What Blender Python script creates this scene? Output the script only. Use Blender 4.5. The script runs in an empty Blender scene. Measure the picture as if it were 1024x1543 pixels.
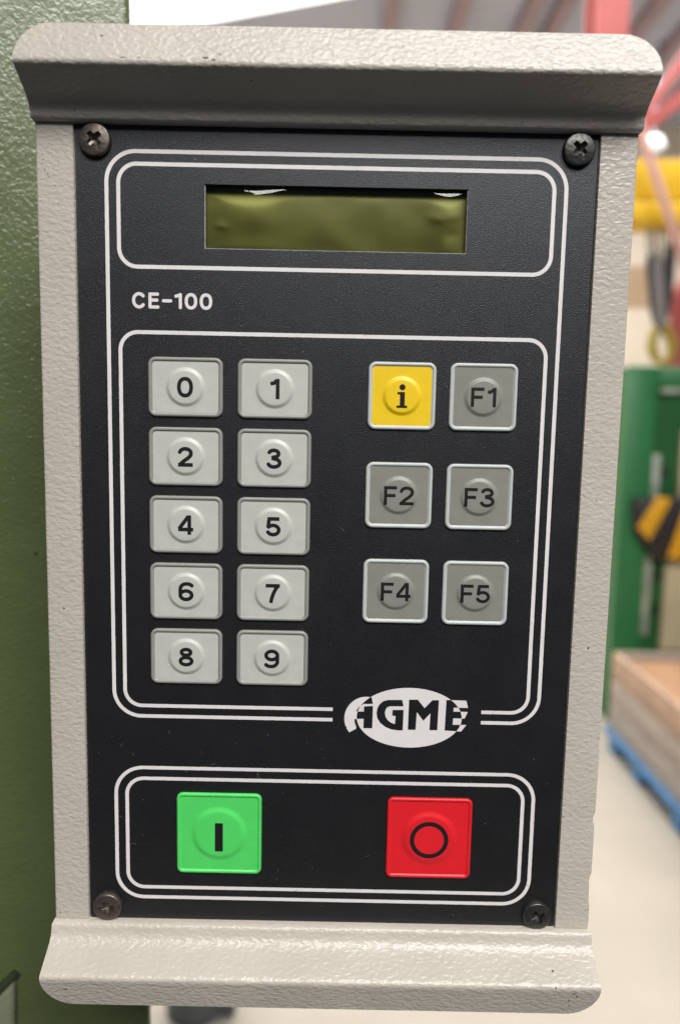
import bpy, bmesh, math, random
import numpy as np
from mathutils import Vector, Matrix, noise

random.seed(7)
sc = bpy.context.scene
col = sc.collection
R_ = math.radians

# ------------------------------------------------------------------ camera
CAMZ = 1.40                               # eye height of the phone above the floor
ZC = CAMZ - 0.0336                        # height of the faceplate's centre
FPX, CX, CY = 1130.0, 512.0, 771.5        # focal length and centre in photo pixels
ROT = ((0.9997891, 0.0204649, -0.0017045),
       (0.0205230, -0.9927914, 0.1180847),
       (0.0007244, -0.1180947, -0.9930021))
def w_(v):                                # panel axes (right, up, toward viewer) -> world
    return Vector((v[0], -v[2], v[1]))
cam_pos = Vector((0.00252, -0.1960, CAMZ))
cd = bpy.data.cameras.new('camera')
cam = bpy.data.objects.new('camera', cd)
col.objects.link(cam)
right, up, back = w_(ROT[0]), -w_(ROT[1]), -w_(ROT[2])
m = Matrix.Identity(4)
for i, a in enumerate((right, up, back)):
    for j in range(3):
        m[j][i] = a[j]
m.translation = cam_pos
cam.matrix_world = m
cd.sensor_fit = 'VERTICAL'
cd.sensor_height = 36.0
cd.sensor_width = 24.0
cd.lens = 36.0 * FPX / 1543.0
cd.clip_start = 0.01
cd.clip_end = 200
cd.dof.use_dof = True
cd.dof.focus_distance = 0.198
cd.dof.aperture_fstop = 8.0
sc.camera = cam

def at(px, py, Y):
    """photo pixel -> world point on the plane at depth Y (from the thing it stands on)"""
    d = right * ((px - CX) / FPX) - up * ((py - CY) / FPX) - back
    k = (Y - cam_pos.y) / d.y
    return cam_pos + d * k

# ------------------------------------------------------------------ world, lights, exposure
world = bpy.data.worlds.new('World')
sc.world = world
world.use_nodes = True
bg = world.node_tree.nodes['Background']
bg.inputs['Color'].default_value = (0.74, 0.83, 1.0, 1)
bg.inputs['Strength'].default_value = 0.055

def area(name, loc, target, sx, sy, energy, color=(1, 1, 1)):
    l = bpy.data.lights.new(name, 'AREA')
    l.shape = 'RECTANGLE'; l.size = sx; l.size_y = sy
    l.energy = energy; l.color = color
    o = bpy.data.objects.new(name, l)
    col.objects.link(o)
    o.location = loc
    o.rotation_euler = (Vector(target) - Vector(loc)).to_track_quat('-Z', 'Y').to_euler()
    return o
area('roof_light_front', (0.75, -2.3, 3.95), (0, 0, ZC), 2.6, 1.3, 202, (1.0, 0.985, 0.965))
area('hall_fill_light', (2.2, 6.2, 5.7), (2.2, 6.2, 0), 7.0, 7.5, 760, (1.0, 0.96, 0.90))  # unseen area lamp added overhead to light the hall background

vs = sc.view_settings
vs.view_transform = 'Standard'
vs.look = 'None'
vs.exposure = 0.0
vs.gamma = 1.0
vs.use_curve_mapping = False

# ------------------------------------------------------------------ materials
def nodes_of(name):
    mt = bpy.data.materials.new(name)
    mt.use_nodes = True
    nt = mt.node_tree
    return mt, nt, nt.nodes['Principled BSDF']

def N(nt, kind, **kw):
    n = nt.nodes.new(kind)
    for k, v in kw.items():
        if k in n.inputs.keys():
            n.inputs[k].default_value = v
        else:
            setattr(n, k, v)
    return n

def mat(name, color, rough=0.5, metal=0.0, spec=0.5, var=0.0, var_scale=30.0, coat_rough=0.2,
        bump=None, specks=None, rough_var=0.0, coat=0.0, streak=None, bump_map=None):
    """bump: list of (scale, distance_m, detail, distortion); specks: list of (scale, radius, share, colour)"""
    mt, nt, p = nodes_of(name)
    L = nt.links.new
    p.inputs['Roughness'].default_value = rough
    p.inputs['Metallic'].default_value = metal
    p.inputs['Specular IOR Level'].default_value = spec
    p.inputs['Coat Weight'].default_value = coat
    p.inputs['Coat Roughness'].default_value = coat_rough
    tc = N(nt, 'ShaderNodeTexCoord')
    co = tc.outputs['Object']
    rgb = N(nt, 'ShaderNodeRGB'); rgb.outputs[0].default_value = (*color, 1)
    cur = rgb.outputs[0]
    if var:
        nz = N(nt, 'ShaderNodeTexNoise', Scale=var_scale, Detail=5.0, Roughness=0.6)
        if streak:
            mp = N(nt, 'ShaderNodeMapping'); mp.inputs['Scale'].default_value = streak
            L(co, mp.inputs[0]); L(mp.outputs[0], nz.inputs['Vector'])
        else:
            L(co, nz.inputs['Vector'])
        mr = N(nt, 'ShaderNodeMapRange'); mr.inputs[1].default_value = 0.3; mr.inputs[2].default_value = 0.7
        mr.inputs[3].default_value = 1 - var; mr.inputs[4].default_value = 1 + var
        L(nz.outputs[0], mr.inputs[0])
        mx = N(nt, 'ShaderNodeMix', data_type='RGBA', blend_type='MULTIPLY'); mx.inputs[0].default_value = 1
        L(cur, mx.inputs[6]); L(mr.outputs[0], mx.inputs[7])
        cur = mx.outputs[2]
    for (s, r, share, c) in (specks or []):
        vo = N(nt, 'ShaderNodeTexVoronoi', Scale=s); vo.inputs['Randomness'].default_value = 1
        wn = N(nt, 'ShaderNodeTexNoise', Scale=s * 3.0, Detail=2.0)
        L(co, wn.inputs['Vector'])
        ad = N(nt, 'ShaderNodeMix', data_type='VECTOR'); ad.inputs[0].default_value = 0.25 / s
        vadd = N(nt, 'ShaderNodeVectorMath', operation='MULTIPLY_ADD')
        L(wn.outputs['Color'], vadd.inputs[0]); vadd.inputs[1].default_value = (0.3 / s,) * 3
        L(co, vadd.inputs[2]); L(vadd.outputs[0], vo.inputs['Vector'])
        lt = N(nt, 'ShaderNodeMapRange'); lt.inputs[1].default_value = r * 0.75; lt.inputs[2].default_value = r
        lt.inputs[3].default_value = 1; lt.inputs[4].default_value = 0
        L(vo.outputs['Distance'], lt.inputs[0])
        sx = N(nt, 'ShaderNodeSeparateColor'); L(vo.outputs['Color'], sx.inputs[0])
        th = N(nt, 'ShaderNodeMath', operation='LESS_THAN'); th.inputs[1].default_value = share
        L(sx.outputs[0], th.inputs[0])
        mu = N(nt, 'ShaderNodeMath', operation='MULTIPLY'); L(lt.outputs[0], mu.inputs[0]); L(th.outputs[0], mu.inputs[1])
        mx = N(nt, 'ShaderNodeMix', data_type='RGBA'); L(mu.outputs[0], mx.inputs[0])
        L(cur, mx.inputs[6]); mx.inputs[7].default_value = (*c, 1)
        cur = mx.outputs[2]
    L(cur, p.inputs['Base Color'])
    if rough_var:
        nz = N(nt, 'ShaderNodeTexNoise', Scale=var_scale * 1.7, Detail=4.0); L(co, nz.inputs['Vector'])
        mr = N(nt, 'ShaderNodeMapRange'); mr.inputs[1].default_value = 0.3; mr.inputs[2].default_value = 0.7
        mr.inputs[3].default_value = rough - rough_var; mr.inputs[4].default_value = rough + rough_var
        L(nz.outputs[0], mr.inputs[0]); L(mr.outputs[0], p.inputs['Roughness'])
    prev = None
    for (s, d, det, dist) in (bump or []):
        nz = N(nt, 'ShaderNodeTexNoise', Scale=s, Detail=det, Roughness=0.5, Distortion=dist)
        if bump_map:
            mp = N(nt, 'ShaderNodeMapping'); mp.inputs['Scale'].default_value = bump_map
            L(co, mp.inputs[0]); L(mp.outputs[0], nz.inputs['Vector'])
        else:
            L(co, nz.inputs['Vector'])
        b = N(nt, 'ShaderNodeBump', Strength=1.0, Distance=d)
        L(nz.outputs[0], b.inputs['Height'])
        if prev: L(prev, b.inputs['Normal'])
        prev = b.outputs[0]
    if prev: L(prev, p.inputs['Normal'])
    return mt

M = {}
M['beige'] = mat('beige_textured_paint', (0.49, 0.445, 0.385), 0.33, var=0.05, var_scale=45,
                 bump=[(900, 0.00021, 0.6, 0.5), (2400, 0.00003, 2, 0.5)], bump_map=(0.78, 1.0, 1.22),
                 specks=[(300, 0.085, 0.10, (0.04, 0.035, 0.03)), (110, 0.05, 0.16, (0.05, 0.04, 0.03)), (38, 0.030, 0.25, (0.10, 0.085, 0.07))], spec=0.45)
M['plate'] = mat('black_anodised_plate', (0.0095, 0.0095, 0.0102), 0.40, var=0.12, var_scale=60,
                 bump=[(4000, 0.00010, 2.0, 0.3)], rough_var=0.03,
                 specks=[(260, 0.04, 0.22, (0.30, 0.30, 0.30)), (620, 0.07, 0.16, (0.09, 0.09, 0.09))], spec=0.6)
M['plate'].node_tree.nodes['Principled BSDF'].inputs['Specular Tint'].default_value = (0.93, 0.96, 1.0, 1)
M['print'] = mat('white_print', (0.74, 0.70, 0.69), 0.45, var=0.05, var_scale=150,
                 specks=[(330, 0.06, 0.14, (0.12, 0.11, 0.10))])
M['ink'] = mat('black_ink', (0.012, 0.012, 0.013), 0.38, bump=[(2500, 0.00003, 2, 0)])
dark_dirt = [(330, 0.08, 0.10, (0.05, 0.045, 0.04)), (900, 0.10, 0.05, (0.12, 0.11, 0.10))]
fine = [(2600, 0.00003, 2.0, 0.2), (260, 0.00006, 1.0, 0.3)]
M['num'] = mat('pale_grey_key_film', (0.50, 0.505, 0.46), 0.42, var=0.06, var_scale=160, bump=fine, specks=dark_dirt)
M['num_rim'] = mat('grey_key_rim', (0.27, 0.27, 0.245), 0.38, var=0.05, var_scale=160, bump=fine, specks=dark_dirt)
M['fn'] = mat('mid_grey_key_film', (0.235, 0.235, 0.205), 0.42, var=0.06, var_scale=160, bump=fine, specks=dark_dirt)
M['fn_rim'] = mat('light_grey_key_rim', (0.50, 0.52, 0.50), 0.38, var=0.05, var_scale=160, bump=fine, specks=dark_dirt)
M['yellow'] = mat('yellow_key_film', (0.83, 0.56, 0.012), 0.42, var=0.04, var_scale=160, bump=fine, specks=dark_dirt)
M['green'] = mat('green_button_film', (0.082, 0.64, 0.125), 0.42, var=0.05, var_scale=120, bump=fine, specks=dark_dirt)
M['red'] = mat('red_button_film', (0.72, 0.014, 0.022), 0.42, var=0.05, var_scale=120, bump=fine, specks=dark_dirt)
M['steel_b'] = mat('brown_steel', (0.155, 0.13, 0.112), 0.44, metal=0.85, var=0.25, var_scale=500, bump=[(1500, 0.00002, 3, 0.4)], rough_var=0.1)
M['steel_d'] = mat('dark_steel', (0.095, 0.092, 0.085), 0.38, metal=0.85, var=0.25, var_scale=500, bump=[(1500, 0.00002, 3, 0.4)], rough_var=0.1)
M['dark'] = mat('dark_plastic', (0.012, 0.012, 0.014), 0.5)
M['lcd'] = mat('olive_lcd', (0.44, 0.44, 0.125), 0.5, var=0.10, var_scale=38)
M['edge'] = mat('cut_edge', (0.42, 0.42, 0.40), 0.4, var=0.4, var_scale=700)
M['column'] = mat('green_textured_paint', (0.092, 0.118, 0.042), 0.30, coat=1.0, coat_rough=0.26, var=0.14, var_scale=14,
                  bump=[(620, 0.00030, 2.0, 0.6), (60, 0.0006, 1, 0.3)], spec=0.6,
                  specks=[(60, 0.05, 0.2, (0.03, 0.035, 0.02))])
M['column_lit'] = mat('lit_green_paint', (0.19, 0.21, 0.135), 0.45, var=0.2, var_scale=30, bump=[(620, 0.0003, 2.0, 0.6)])  # paler column green: light on the gusset's upward facet put into the colour
M['groove'] = mat('dark_green_gap', (0.02, 0.03, 0.012), 0.6)
M['floor'] = mat('pale_concrete', (0.44, 0.395, 0.335), 0.55, var=0.10, var_scale=1.6, rough_var=0.1, bump=[(60, 0.0008, 4, 0)])
M['wall'] = mat('cream_wall_paint', (0.86, 0.77, 0.64), 0.7, var=0.05, var_scale=0.8)
M['tan'] = mat('tan_board', (0.58, 0.41, 0.27), 0.6, var=0.1, var_scale=2)
M['roof'] = mat('grey_roof_sheet', (0.46, 0.50, 0.62), 0.6, var=0.08, var_scale=1.0)
M['purlin'] = mat('faded_red_steel', (0.36, 0.27, 0.31), 0.6, var=0.1, var_scale=3)
M['redsteel'] = mat('red_steel_paint', (0.37, 0.075, 0.075), 0.45, var=0.1, var_scale=4)
M['salmon'] = mat('faded_salmon_steel', (0.56, 0.30, 0.25), 0.6, var=0.1, var_scale=3)
M['crane'] = mat('yellow_crane_paint', (0.83, 0.50, 0.012), 0.45, var=0.06, var_scale=5)
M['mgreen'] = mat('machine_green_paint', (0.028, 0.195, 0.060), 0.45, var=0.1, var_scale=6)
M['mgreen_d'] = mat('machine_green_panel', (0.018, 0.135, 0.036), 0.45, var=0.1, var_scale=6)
M['silver'] = mat('worn_silver', (0.55, 0.58, 0.50), 0.45, metal=0.3, var=0.45, var_scale=26)
M['hazy'] = mat('hazard_yellow', (0.80, 0.40, 0.012), 0.45)
M['hazb'] = mat('hazard_black', (0.022, 0.020, 0.021), 0.5)
M['cream'] = mat('cream_panel', (0.62, 0.53, 0.34), 0.5, var=0.1, var_scale=5)
M['blue'] = mat('blue_pallet_paint', (0.06, 0.22, 0.48), 0.5, var=0.2, var_scale=14)
M['cardboard'] = mat('brown_cardboard', (0.42, 0.235, 0.13), 0.75, var=0.2, var_scale=6)
M['hoist'] = mat('dark_grey_rubber', (0.055, 0.055, 0.062), 0.5)
M['hoist_g'] = mat('grey_rubber', (0.20, 0.185, 0.19), 0.5)
M['cable'] = mat('pale_cable', (0.30, 0.27, 0.25), 0.5)
M['hook'] = mat('worn_yellow_hook', (0.40, 0.30, 0.05), 0.45, var=0.3, var_scale=30)
M['footm'] = mat('blue_grey_cast_iron', (0.070, 0.080, 0.085), 0.5, var=0.3, var_scale=25)
M['rust'] = mat('brown_rusty_bolt', (0.35, 0.20, 0.09), 0.6, var=0.3, var_scale=60)
def wood(i, c):
    return mat('weathered_plank_%d' % i, c, 0.75, var=0.22, var_scale=9, streak=(4, 0.8, 6), bump=[(30, 0.002, 3, 0.5)])
WOOD = [wood(0, (0.42, 0.31, 0.24)), wood(1, (0.52, 0.35, 0.25)), wood(2, (0.37, 0.33, 0.30)), wood(3, (0.43, 0.36, 0.31))]

def emis(name, color, strength):
    mt, nt, p = nodes_of(name)
    p.inputs['Base Color'].default_value = (*color, 1)
    p.inputs['Emission Color'].default_value = (*color, 1)
    p.inputs['Emission Strength'].default_value = strength
    return mt
M['skylight'] = emis('daylit_skylight', (1.0, 1.0, 0.97), 2.2)
M['lamp'] = emis('lit_lamp_diffuser', (0.95, 0.98, 1.0), 0.8)

def film_mat():
    mt = bpy.data.materials.new('clear_window_film'); mt.use_nodes = True
    nt = mt.node_tree; nt.nodes.clear()
    out = N(nt, 'ShaderNodeOutputMaterial'); mix = N(nt, 'ShaderNodeMixShader')
    tr = N(nt, 'ShaderNodeBsdfTransparent'); tr.inputs[0].default_value = (0.90, 0.91, 0.84, 1)
    gl = N(nt, 'ShaderNodeBsdfGlossy'); gl.inputs['Roughness'].default_value = 0.03
    fr = N(nt, 'ShaderNodeFresnel'); fr.inputs['IOR'].default_value = 1.45
    L = nt.links.new
    L(fr.outputs[0], mix.inputs[0]); L(tr.outputs[0], mix.inputs[1]); L(gl.outputs[0], mix.inputs[2])
    L(mix.outputs[0], out.inputs[0])
    return mt
M['film'] = film_mat()

# ------------------------------------------------------------------ object helpers
def link(name, mesh, parent=None, loc=(0, 0, 0)):
    o = bpy.data.objects.new(name, mesh)
    col.objects.link(o)
    o.location = loc
    if parent: o.parent = parent
    return o

def mesh_of(name, verts, faces, material, smooth=None, mats=None, fm=None):
    me = bpy.data.meshes.new(name)
    me.from_pydata([tuple(v) for v in verts], [], [tuple(f) for f in faces])
    for mm in ([material] if material else []) + (mats or []):
        me.materials.append(mm)
    if fm is not None:
        for p, i in zip(me.polygons, fm): p.material_index = i
    bm = bmesh.new(); bm.from_mesh(me)
    bmesh.ops.recalc_face_normals(bm, faces=bm.faces)
    bm.to_mesh(me); bm.free()
    if smooth is not None:
        me.shade_smooth()
        me.set_sharp_from_angle(angle=R_(smooth))
    me.update()
    return me

def thing(name, label, cat, loc=(0, 0, 0), group=None):
    o = link(name, None, None, loc)
    o['label'] = label; o['category'] = cat
    if group: o['group'] = group
    return o

def tag(o, label, cat, group=None):
    o['label'] = label; o['category'] = cat
    if group: o['group'] = group
    return o

def struct(o):
    o['kind'] = 'structure'
    return o

def boxmesh(name, lo, hi, material, bevel=0.0, seg=2):
    bm = bmesh.new()
    bmesh.ops.create_cube(bm, size=1)
    for v in bm.verts:
        v.co = Vector([lo[i] + (v.co[i] + 0.5) * (hi[i] - lo[i]) for i in range(3)])
    if bevel:
        bmesh.ops.bevel(bm, geom=list(bm.edges), offset=bevel, segments=seg, affect='EDGES', profile=0.5)
    me = bpy.data.meshes.new(name); bm.to_mesh(me); bm.free()
    me.materials.append(material)
    if bevel:
        me.shade_smooth(); me.set_sharp_from_angle(angle=R_(40))
    return me

def prism(name, pts, axis_vec, material, bevel=0.0):
    """polygon pts (3D, planar) extruded along axis_vec"""
    bm = bmesh.new()
    vs_ = [bm.verts.new(p) for p in pts]
    f = bm.faces.new(vs_)
    r = bmesh.ops.extrude_face_region(bm, geom=[f])
    bmesh.ops.translate(bm, vec=Vector(axis_vec), verts=[g for g in r['geom'] if isinstance(g, bmesh.types.BMVert)])
    bmesh.ops.recalc_face_normals(bm, faces=bm.faces)
    if bevel:
        bmesh.ops.bevel(bm, geom=list(bm.edges), offset=bevel, segments=2, affect='EDGES', profile=0.5)
    me = bpy.data.meshes.new(name); bm.to_mesh(me); bm.free()
    me.materials.append(material)
    if bevel:
        me.shade_smooth(); me.set_sharp_from_angle(angle=R_(40))
    return me

def bar(name, a, b, w, h, material, bevel=0.0):
    """rectangular beam from a to b"""
    a, b = Vector(a), Vector(b)
    d = (b - a).normalized()
    s = d.cross(Vector((0, 0, 1)))
    if s.length < 1e-3: s = Vector((1, 0, 0))
    s.normalize(); t = s.cross(d)
    pts = [a + s * (w / 2 * i) + t * (h / 2 * j) for i, j in ((-1, -1), (1, -1), (1, 1), (-1, 1))]
    return prism(name, pts, b - a, material, bevel)

def tube(name, path, radii, material, n=14, cap=True):
    path = [Vector(p) for p in path]
    if not isinstance(radii, (list, tuple)): radii = [radii] * len(path)
    vs_, fs = [], []
    for i, p in enumerate(path):
        d = (path[min(i + 1, len(path) - 1)] - path[max(i - 1, 0)]).normalized()
        s = d.cross(Vector((0, 1, 0.001)))
        if s.length < 1e-3: s = Vector((1, 0, 0))
        s.normalize(); t = s.cross(d)
        for k in range(n):
            a = 2 * math.pi * k / n
            vs_.append(p + s * math.cos(a) * radii[i] + t * math.sin(a) * radii[i])
    for i in range(len(path) - 1):
        for k in range(n):
            fs.append((i * n + k, i * n + (k + 1) % n, (i + 1) * n + (k + 1) % n, (i + 1) * n + k))
    if cap:
        fs.append(tuple(range(n)))
        fs.append(tuple(range((len(path) - 1) * n, len(path) * n)))
    return mesh_of(name, vs_, fs, material, smooth=40)

# ================================================================== THE SETTING
FL0 = -0.02
struct(link('floor', boxmesh('floor', (-9, 0.02, -0.1), (14, 14, 0.0), M['floor'])))
WALLY = 12.0
struct(link('wall', boxmesh('wall', (-9, WALLY, 0.0), (14, WALLY + 0.2, 6.2), M['wall'])))

# ---- roof: grey sheet with faded purlins and one bright skylight
ZR = 6.0
def on_roof(px, py, z=ZR):
    d = right * ((px - CX) / FPX) - up * ((py - CY) / FPX) - back
    k = (z - cam_pos.z) / d.z
    return cam_pos + d * k
e0, e1 = on_roof(330, 38), on_roof(560, -4)
edir = (e1 - e0).normalized()
p_far = e0 - edir * 3.2
p_near = e0 + edir * 2.6
# the roof sheet is the slab right of the skylight; the skylight lies left of it
roof_poly = [p_far + Vector((0, 0, 0.05)), p_near + Vector((0, 0, 0.05)),
             Vector((p_near.x, 2.0, ZR + .05)), Vector((14, 2.0, ZR + .05)), Vector((14, WALLY + .2, ZR + .05)),
             Vector((p_far.x, WALLY + .2, ZR + .05))]
roof = struct(link('roof', prism('roof', roof_poly, (0, 0, 0.08), M['roof'])))
sky_poly = [p_far + Vector((-.01, -.01, 0.05)), p_near + Vector((-.01, -.01, 0.05)), Vector((p_near.x - .01, 2.0, ZR + .05)),
            Vector((-8, 2.0, ZR + .05)), Vector((-8, WALLY + .2, ZR + .05)), Vector((p_far.x - .01, WALLY + .2, ZR + .05))]
struct(link('skylight', prism('skylight', sky_poly, (0, 0, 0.08), M['skylight'])))
for px in (590, 694, 800, 846, 985, 1060, 1160):
    c0 = on_roof(px, 10)
    x = c0.x
    link('purlin', boxmesh('purlin', (x - 0.075, 5.2, ZR - 0.10), (x + 0.075, WALLY, ZR + 0.052), M['purlin']), roof)

# ================================================================== BACKGROUND THINGS
# ---- green column that carries the control box
COLY = 0.060
colx = -0.0662
column = thing('machine_column', 'olive green textured steel machine column behind the control box', 'column', (-0.45, 0.25, 0))
def cl(p): return (p[0] + 0.45, p[1] - 0.25, p[2])
TY = math.tan(R_(12))                     # the painted face is turned a little towards the right
def coly(x): return COLY + TY * (x - colx)
sec = [(-0.60, coly(-0.60)), (colx - 0.0022, coly(colx - 0.0022)), (colx - 0.0006, COLY + 0.0002), (colx, COLY + 0.0015), (colx - 0.004, COLY + 0.014), (-0.17, 0.36), (-0.30, 0.48), (-0.60, 0.52)]
link('shaft', prism('shaft', [cl((x + 0.0129, y, 0.0)) for x, y in sec], (-0.0282, 0, 3.0), M['column']), column)
for p_ in column.children[-1].data.polygons: p_.use_smooth = True
column.children[-1].data.set_sharp_from_angle(angle=R_(50))
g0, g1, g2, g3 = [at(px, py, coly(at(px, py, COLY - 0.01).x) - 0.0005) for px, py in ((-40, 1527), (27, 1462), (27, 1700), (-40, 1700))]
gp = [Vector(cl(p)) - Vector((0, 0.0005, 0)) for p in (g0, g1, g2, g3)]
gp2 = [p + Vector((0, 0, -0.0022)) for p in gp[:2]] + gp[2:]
link('gusset_plate', prism('gusset_plate', gp2, (0, -0.004, 0), M['column_lit'], 0.0012), column)
link('weld_groove', tube('weld_groove', [gp[0] + Vector((0, 0.0002, -0.0005)), gp[1] + Vector((0.0, 0.0002, -0.0005))], 0.0016, M['groove'], 8), column)

# ---- levelling foot low behind the box
ft = thing('levelling_foot', 'dark blue grey machine foot with rusty bolt on the pale floor', 'machine foot', (-0.318, 1.45, 0))
prof = [(0.0, 0.0), (0.066, 0.0), (0.068, 0.02), (0.060, 0.05), (0.050, 0.09), (0.046, 0.125), (0.030, 0.14), (0.0, 0.14)]
vs_, fs = [], []
n = 28
for r, z in prof[1:-1]:
    for k in range(n):
        a = 2 * math.pi * k / n
        vs_.append((r * math.cos(a), r * math.sin(a), z))
for i in range(len(prof) - 3):
    for k in range(n): fs.append((i * n + k, i * n + (k + 1) % n, (i + 1) * n + (k + 1) % n, (i + 1) * n + k))
fs.append(tuple(range(n))); fs.append(tuple(range((len(prof) - 3) * n, (len(prof) - 2) * n)))
link('foot_pad', mesh_of('foot_pad', vs_, fs, M['footm'], smooth=35), ft)
link('clamp_arm', boxmesh('clamp_arm', (0.03, -0.03, 0.0), (0.098, 0.03, 0.085), M['footm'], 0.008), ft)
link('bolt', tube('bolt', [(0.08, 0, 0.083), (0.08, 0, 0.12)], 0.022, M['rust'], 6), ft)

# ---- red steel post
RPY = 6.0
pl, pr_ = at(897, 20, RPY), at(947, 20, RPY)
px0, px1 = pl.x, pr_.x
post = thing('steel_post', 'red painted steel roof post rising behind the control box', 'post', ((px0 + px1) / 2, RPY, 0))
hw = (px1 - px0) / 2
link('flange', boxmesh('flange', (-hw, -0.012, 0), (hw, 0.012, ZR + 0.05), M['redsteel']), post)
link('web', boxmesh('web', (-0.008, 0.012, 0), (0.008, 0.26, ZR + 0.05), M['redsteel']), post)
link('flange', boxmesh('flange', (-hw, 0.26, 0), (hw, 0.284, ZR + 0.05), M['redsteel']), post)
link('base_plate', boxmesh('base_plate', (-hw - .06, -0.06, 0), (hw + .06, 0.34, 0.02), M['redsteel']), post)

# ---- red diagonal braces between post and roof
def brace(a, b, w, label):
    o = link('roof_brace', bar('roof_brace', a, b, w, w, M['redsteel']))
    tag(o, label, 'brace', 'red roof braces')
    return o
brace(at(934, 221, 6.15), at(1200, 5, 6.15), 0.10, 'lower red diagonal steel brace just above the yellow crane beam')
brace(at(928, 228, 7.4), at(1120, -38, 7.4), 0.10, 'upper red diagonal steel brace under the grey roof')

# ---- yellow crane beam with the hoist hanging from it
CBY = 5.2
t0, t1 = at(900, 237, CBY).z, at(960, 338, CBY).z
zl = at(960, 302, CBY).z
xb0, xb1 = at(850, 280, CBY).x, at(1500, 280, CBY).x
cb = thing('crane_beam', 'yellow overhead crane beam crossing behind the control box', 'crane beam', ((xb0 + xb1) / 2, CBY, t1))
cx_ = (xb0 + xb1) / 2
link('girder', boxmesh('girder', (xb0 - cx_, 0.0, zl - t1 + 0.004), (xb1 - cx_, 0.22, t0 - t1), M['crane'], 0.01), cb)
link('lower_flange', boxmesh('lower_flange', (xb0 - cx_, -0.05, 0), (xb1 - cx_, 0.27, zl - t1 - 0.012), M['crane'], 0.02), cb)
link('joint_strip', boxmesh('joint_strip', (xb0 - cx_, -0.005, zl - t1 - 0.012), (xb1 - cx_, 0.2, zl - t1 + 0.004), M['dark']), cb)
link('end_bracket', boxmesh('end_bracket', (px1 - 0.25 - cx_, 0.20, 0.05), (px1 - 0.05 - cx_, RPY - CBY - 0.01, 0.3), M['crane'], 0.01), cb)

# thin pink-red bar in front of the beam
s0, s1 = at(962, 190, 4.9), at(1045, 440, 4.9)
stay = link('tie_bar', tube('tie_bar', [at(920, 64, 5.99), s0, s1, s1 + (s1 - s0) * (s1.z / (s0.z - s1.z))], 0.030, M['salmon'], 12))
tag(stay, 'thin faded red tie bar slanting across the yellow crane beam', 'tie bar')

HY = 5.3
def hp(px, py, Y=HY): return at(px, py, Y)
hb = hp(995, 345)
hoist = thing('chain_hoist', 'dark grey hoist with pale cables and yellow hook below crane beam', 'hoist', (hb.x, HY, hp(995, 545).z))
def hl(p): return Vector(p) - Vector((hb.x, HY, hp(995, 545).z))
for px in (976, 984, 993, 1002, 1010):
    link('cable', tube('cable', [hl((hp(px, 335).x, HY, t1 + 0.01)), hl(hp(px + 2, 420))], 0.011, M['cable'], 8), hoist)
link('hoist_body', tube('hoist_body', [hl(hp(978, 385)), hl(hp(979, 400)), hl(hp(985, 470)), hl(hp(988, 492))], [0.02, 0.034, 0.030, 0.018], M['hoist'], 16), hoist)
link('hoist_body', tube('hoist_body', [hl(hp(989, 378, 5.24)), hl(hp(990, 392, 5.24)), hl(hp(995, 470, 5.24)), hl(hp(995, 494, 5.24))], [0.02, 0.034, 0.038, 0.028], M['hoist_g'], 16), hoist)
link('hoist_body', tube('hoist_body', [hl(hp(1008, 370)), hl(hp(1008, 390)), hl(hp(1004, 455)), hl(hp(1000, 485))], [0.03, 0.042, 0.034, 0.018], M['hoist'], 16), hoist)
hk = [hp(994, 488), hp(984, 503), hp(981, 522), hp(987, 541), hp(998, 547), hp(1009, 538), hp(1012, 520), hp(1006, 503), hp(996, 488)]
link('hook', tube('hook', [hl(p) for p in hk], [0.034, 0.036, 0.038, 0.034, 0.03, 0.034, 0.038, 0.038, 0.034], M['hook'], 12), hoist)

# second, rounder red thing low at the right: a red drum-like pillar behind the machine
rb = at(1026, 500, 5.9)
tk = link('steel_tank', tube('steel_tank', [(rb.x, 5.9, 0.0), (rb.x, 5.9, at(1024, 450, 5.9).z), (rb.x, 5.9, at(1024, 424, 5.9).z), (rb.x, 5.9, at(1024, 418, 5.9).z)], [0.10, 0.10, 0.06, 0.02], M['redsteel'], 20))
tag(tk, 'red upright steel tank behind the green machine', 'tank')

# tan board on the far wall
w0, w1 = at(900, 400, WALLY), at(1100, 466, WALLY)
tb = link('wall_board', boxmesh('wall_board', (w0.x - 1, WALLY - 0.03, w1.z), (w1.x - 1.2, WALLY + 0.02, w0.z), M['tan'], 0.01))
tag(tb, 'tan board fixed to the cream far wall', 'board')

# white lamp below the roof
lp = at(983, 214, 9.5)
lamp = thing('high_bay_lamp', 'white glowing round hall lamp above the yellow crane beam', 'lamp', (lp.x, 9.5, lp.z))
link('diffuser', tube('diffuser', [(0, 0, -0.10), (0, 0, -0.06), (0, 0, 0.05)], [0.06, 0.15, 0.10], M['lamp'], 20), lamp)
link('stem', tube('stem', [(0, 0, 0.045), (0, 0, ZR - lp.z + 0.06)], 0.02, M['roof'], 8), lamp)

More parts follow.
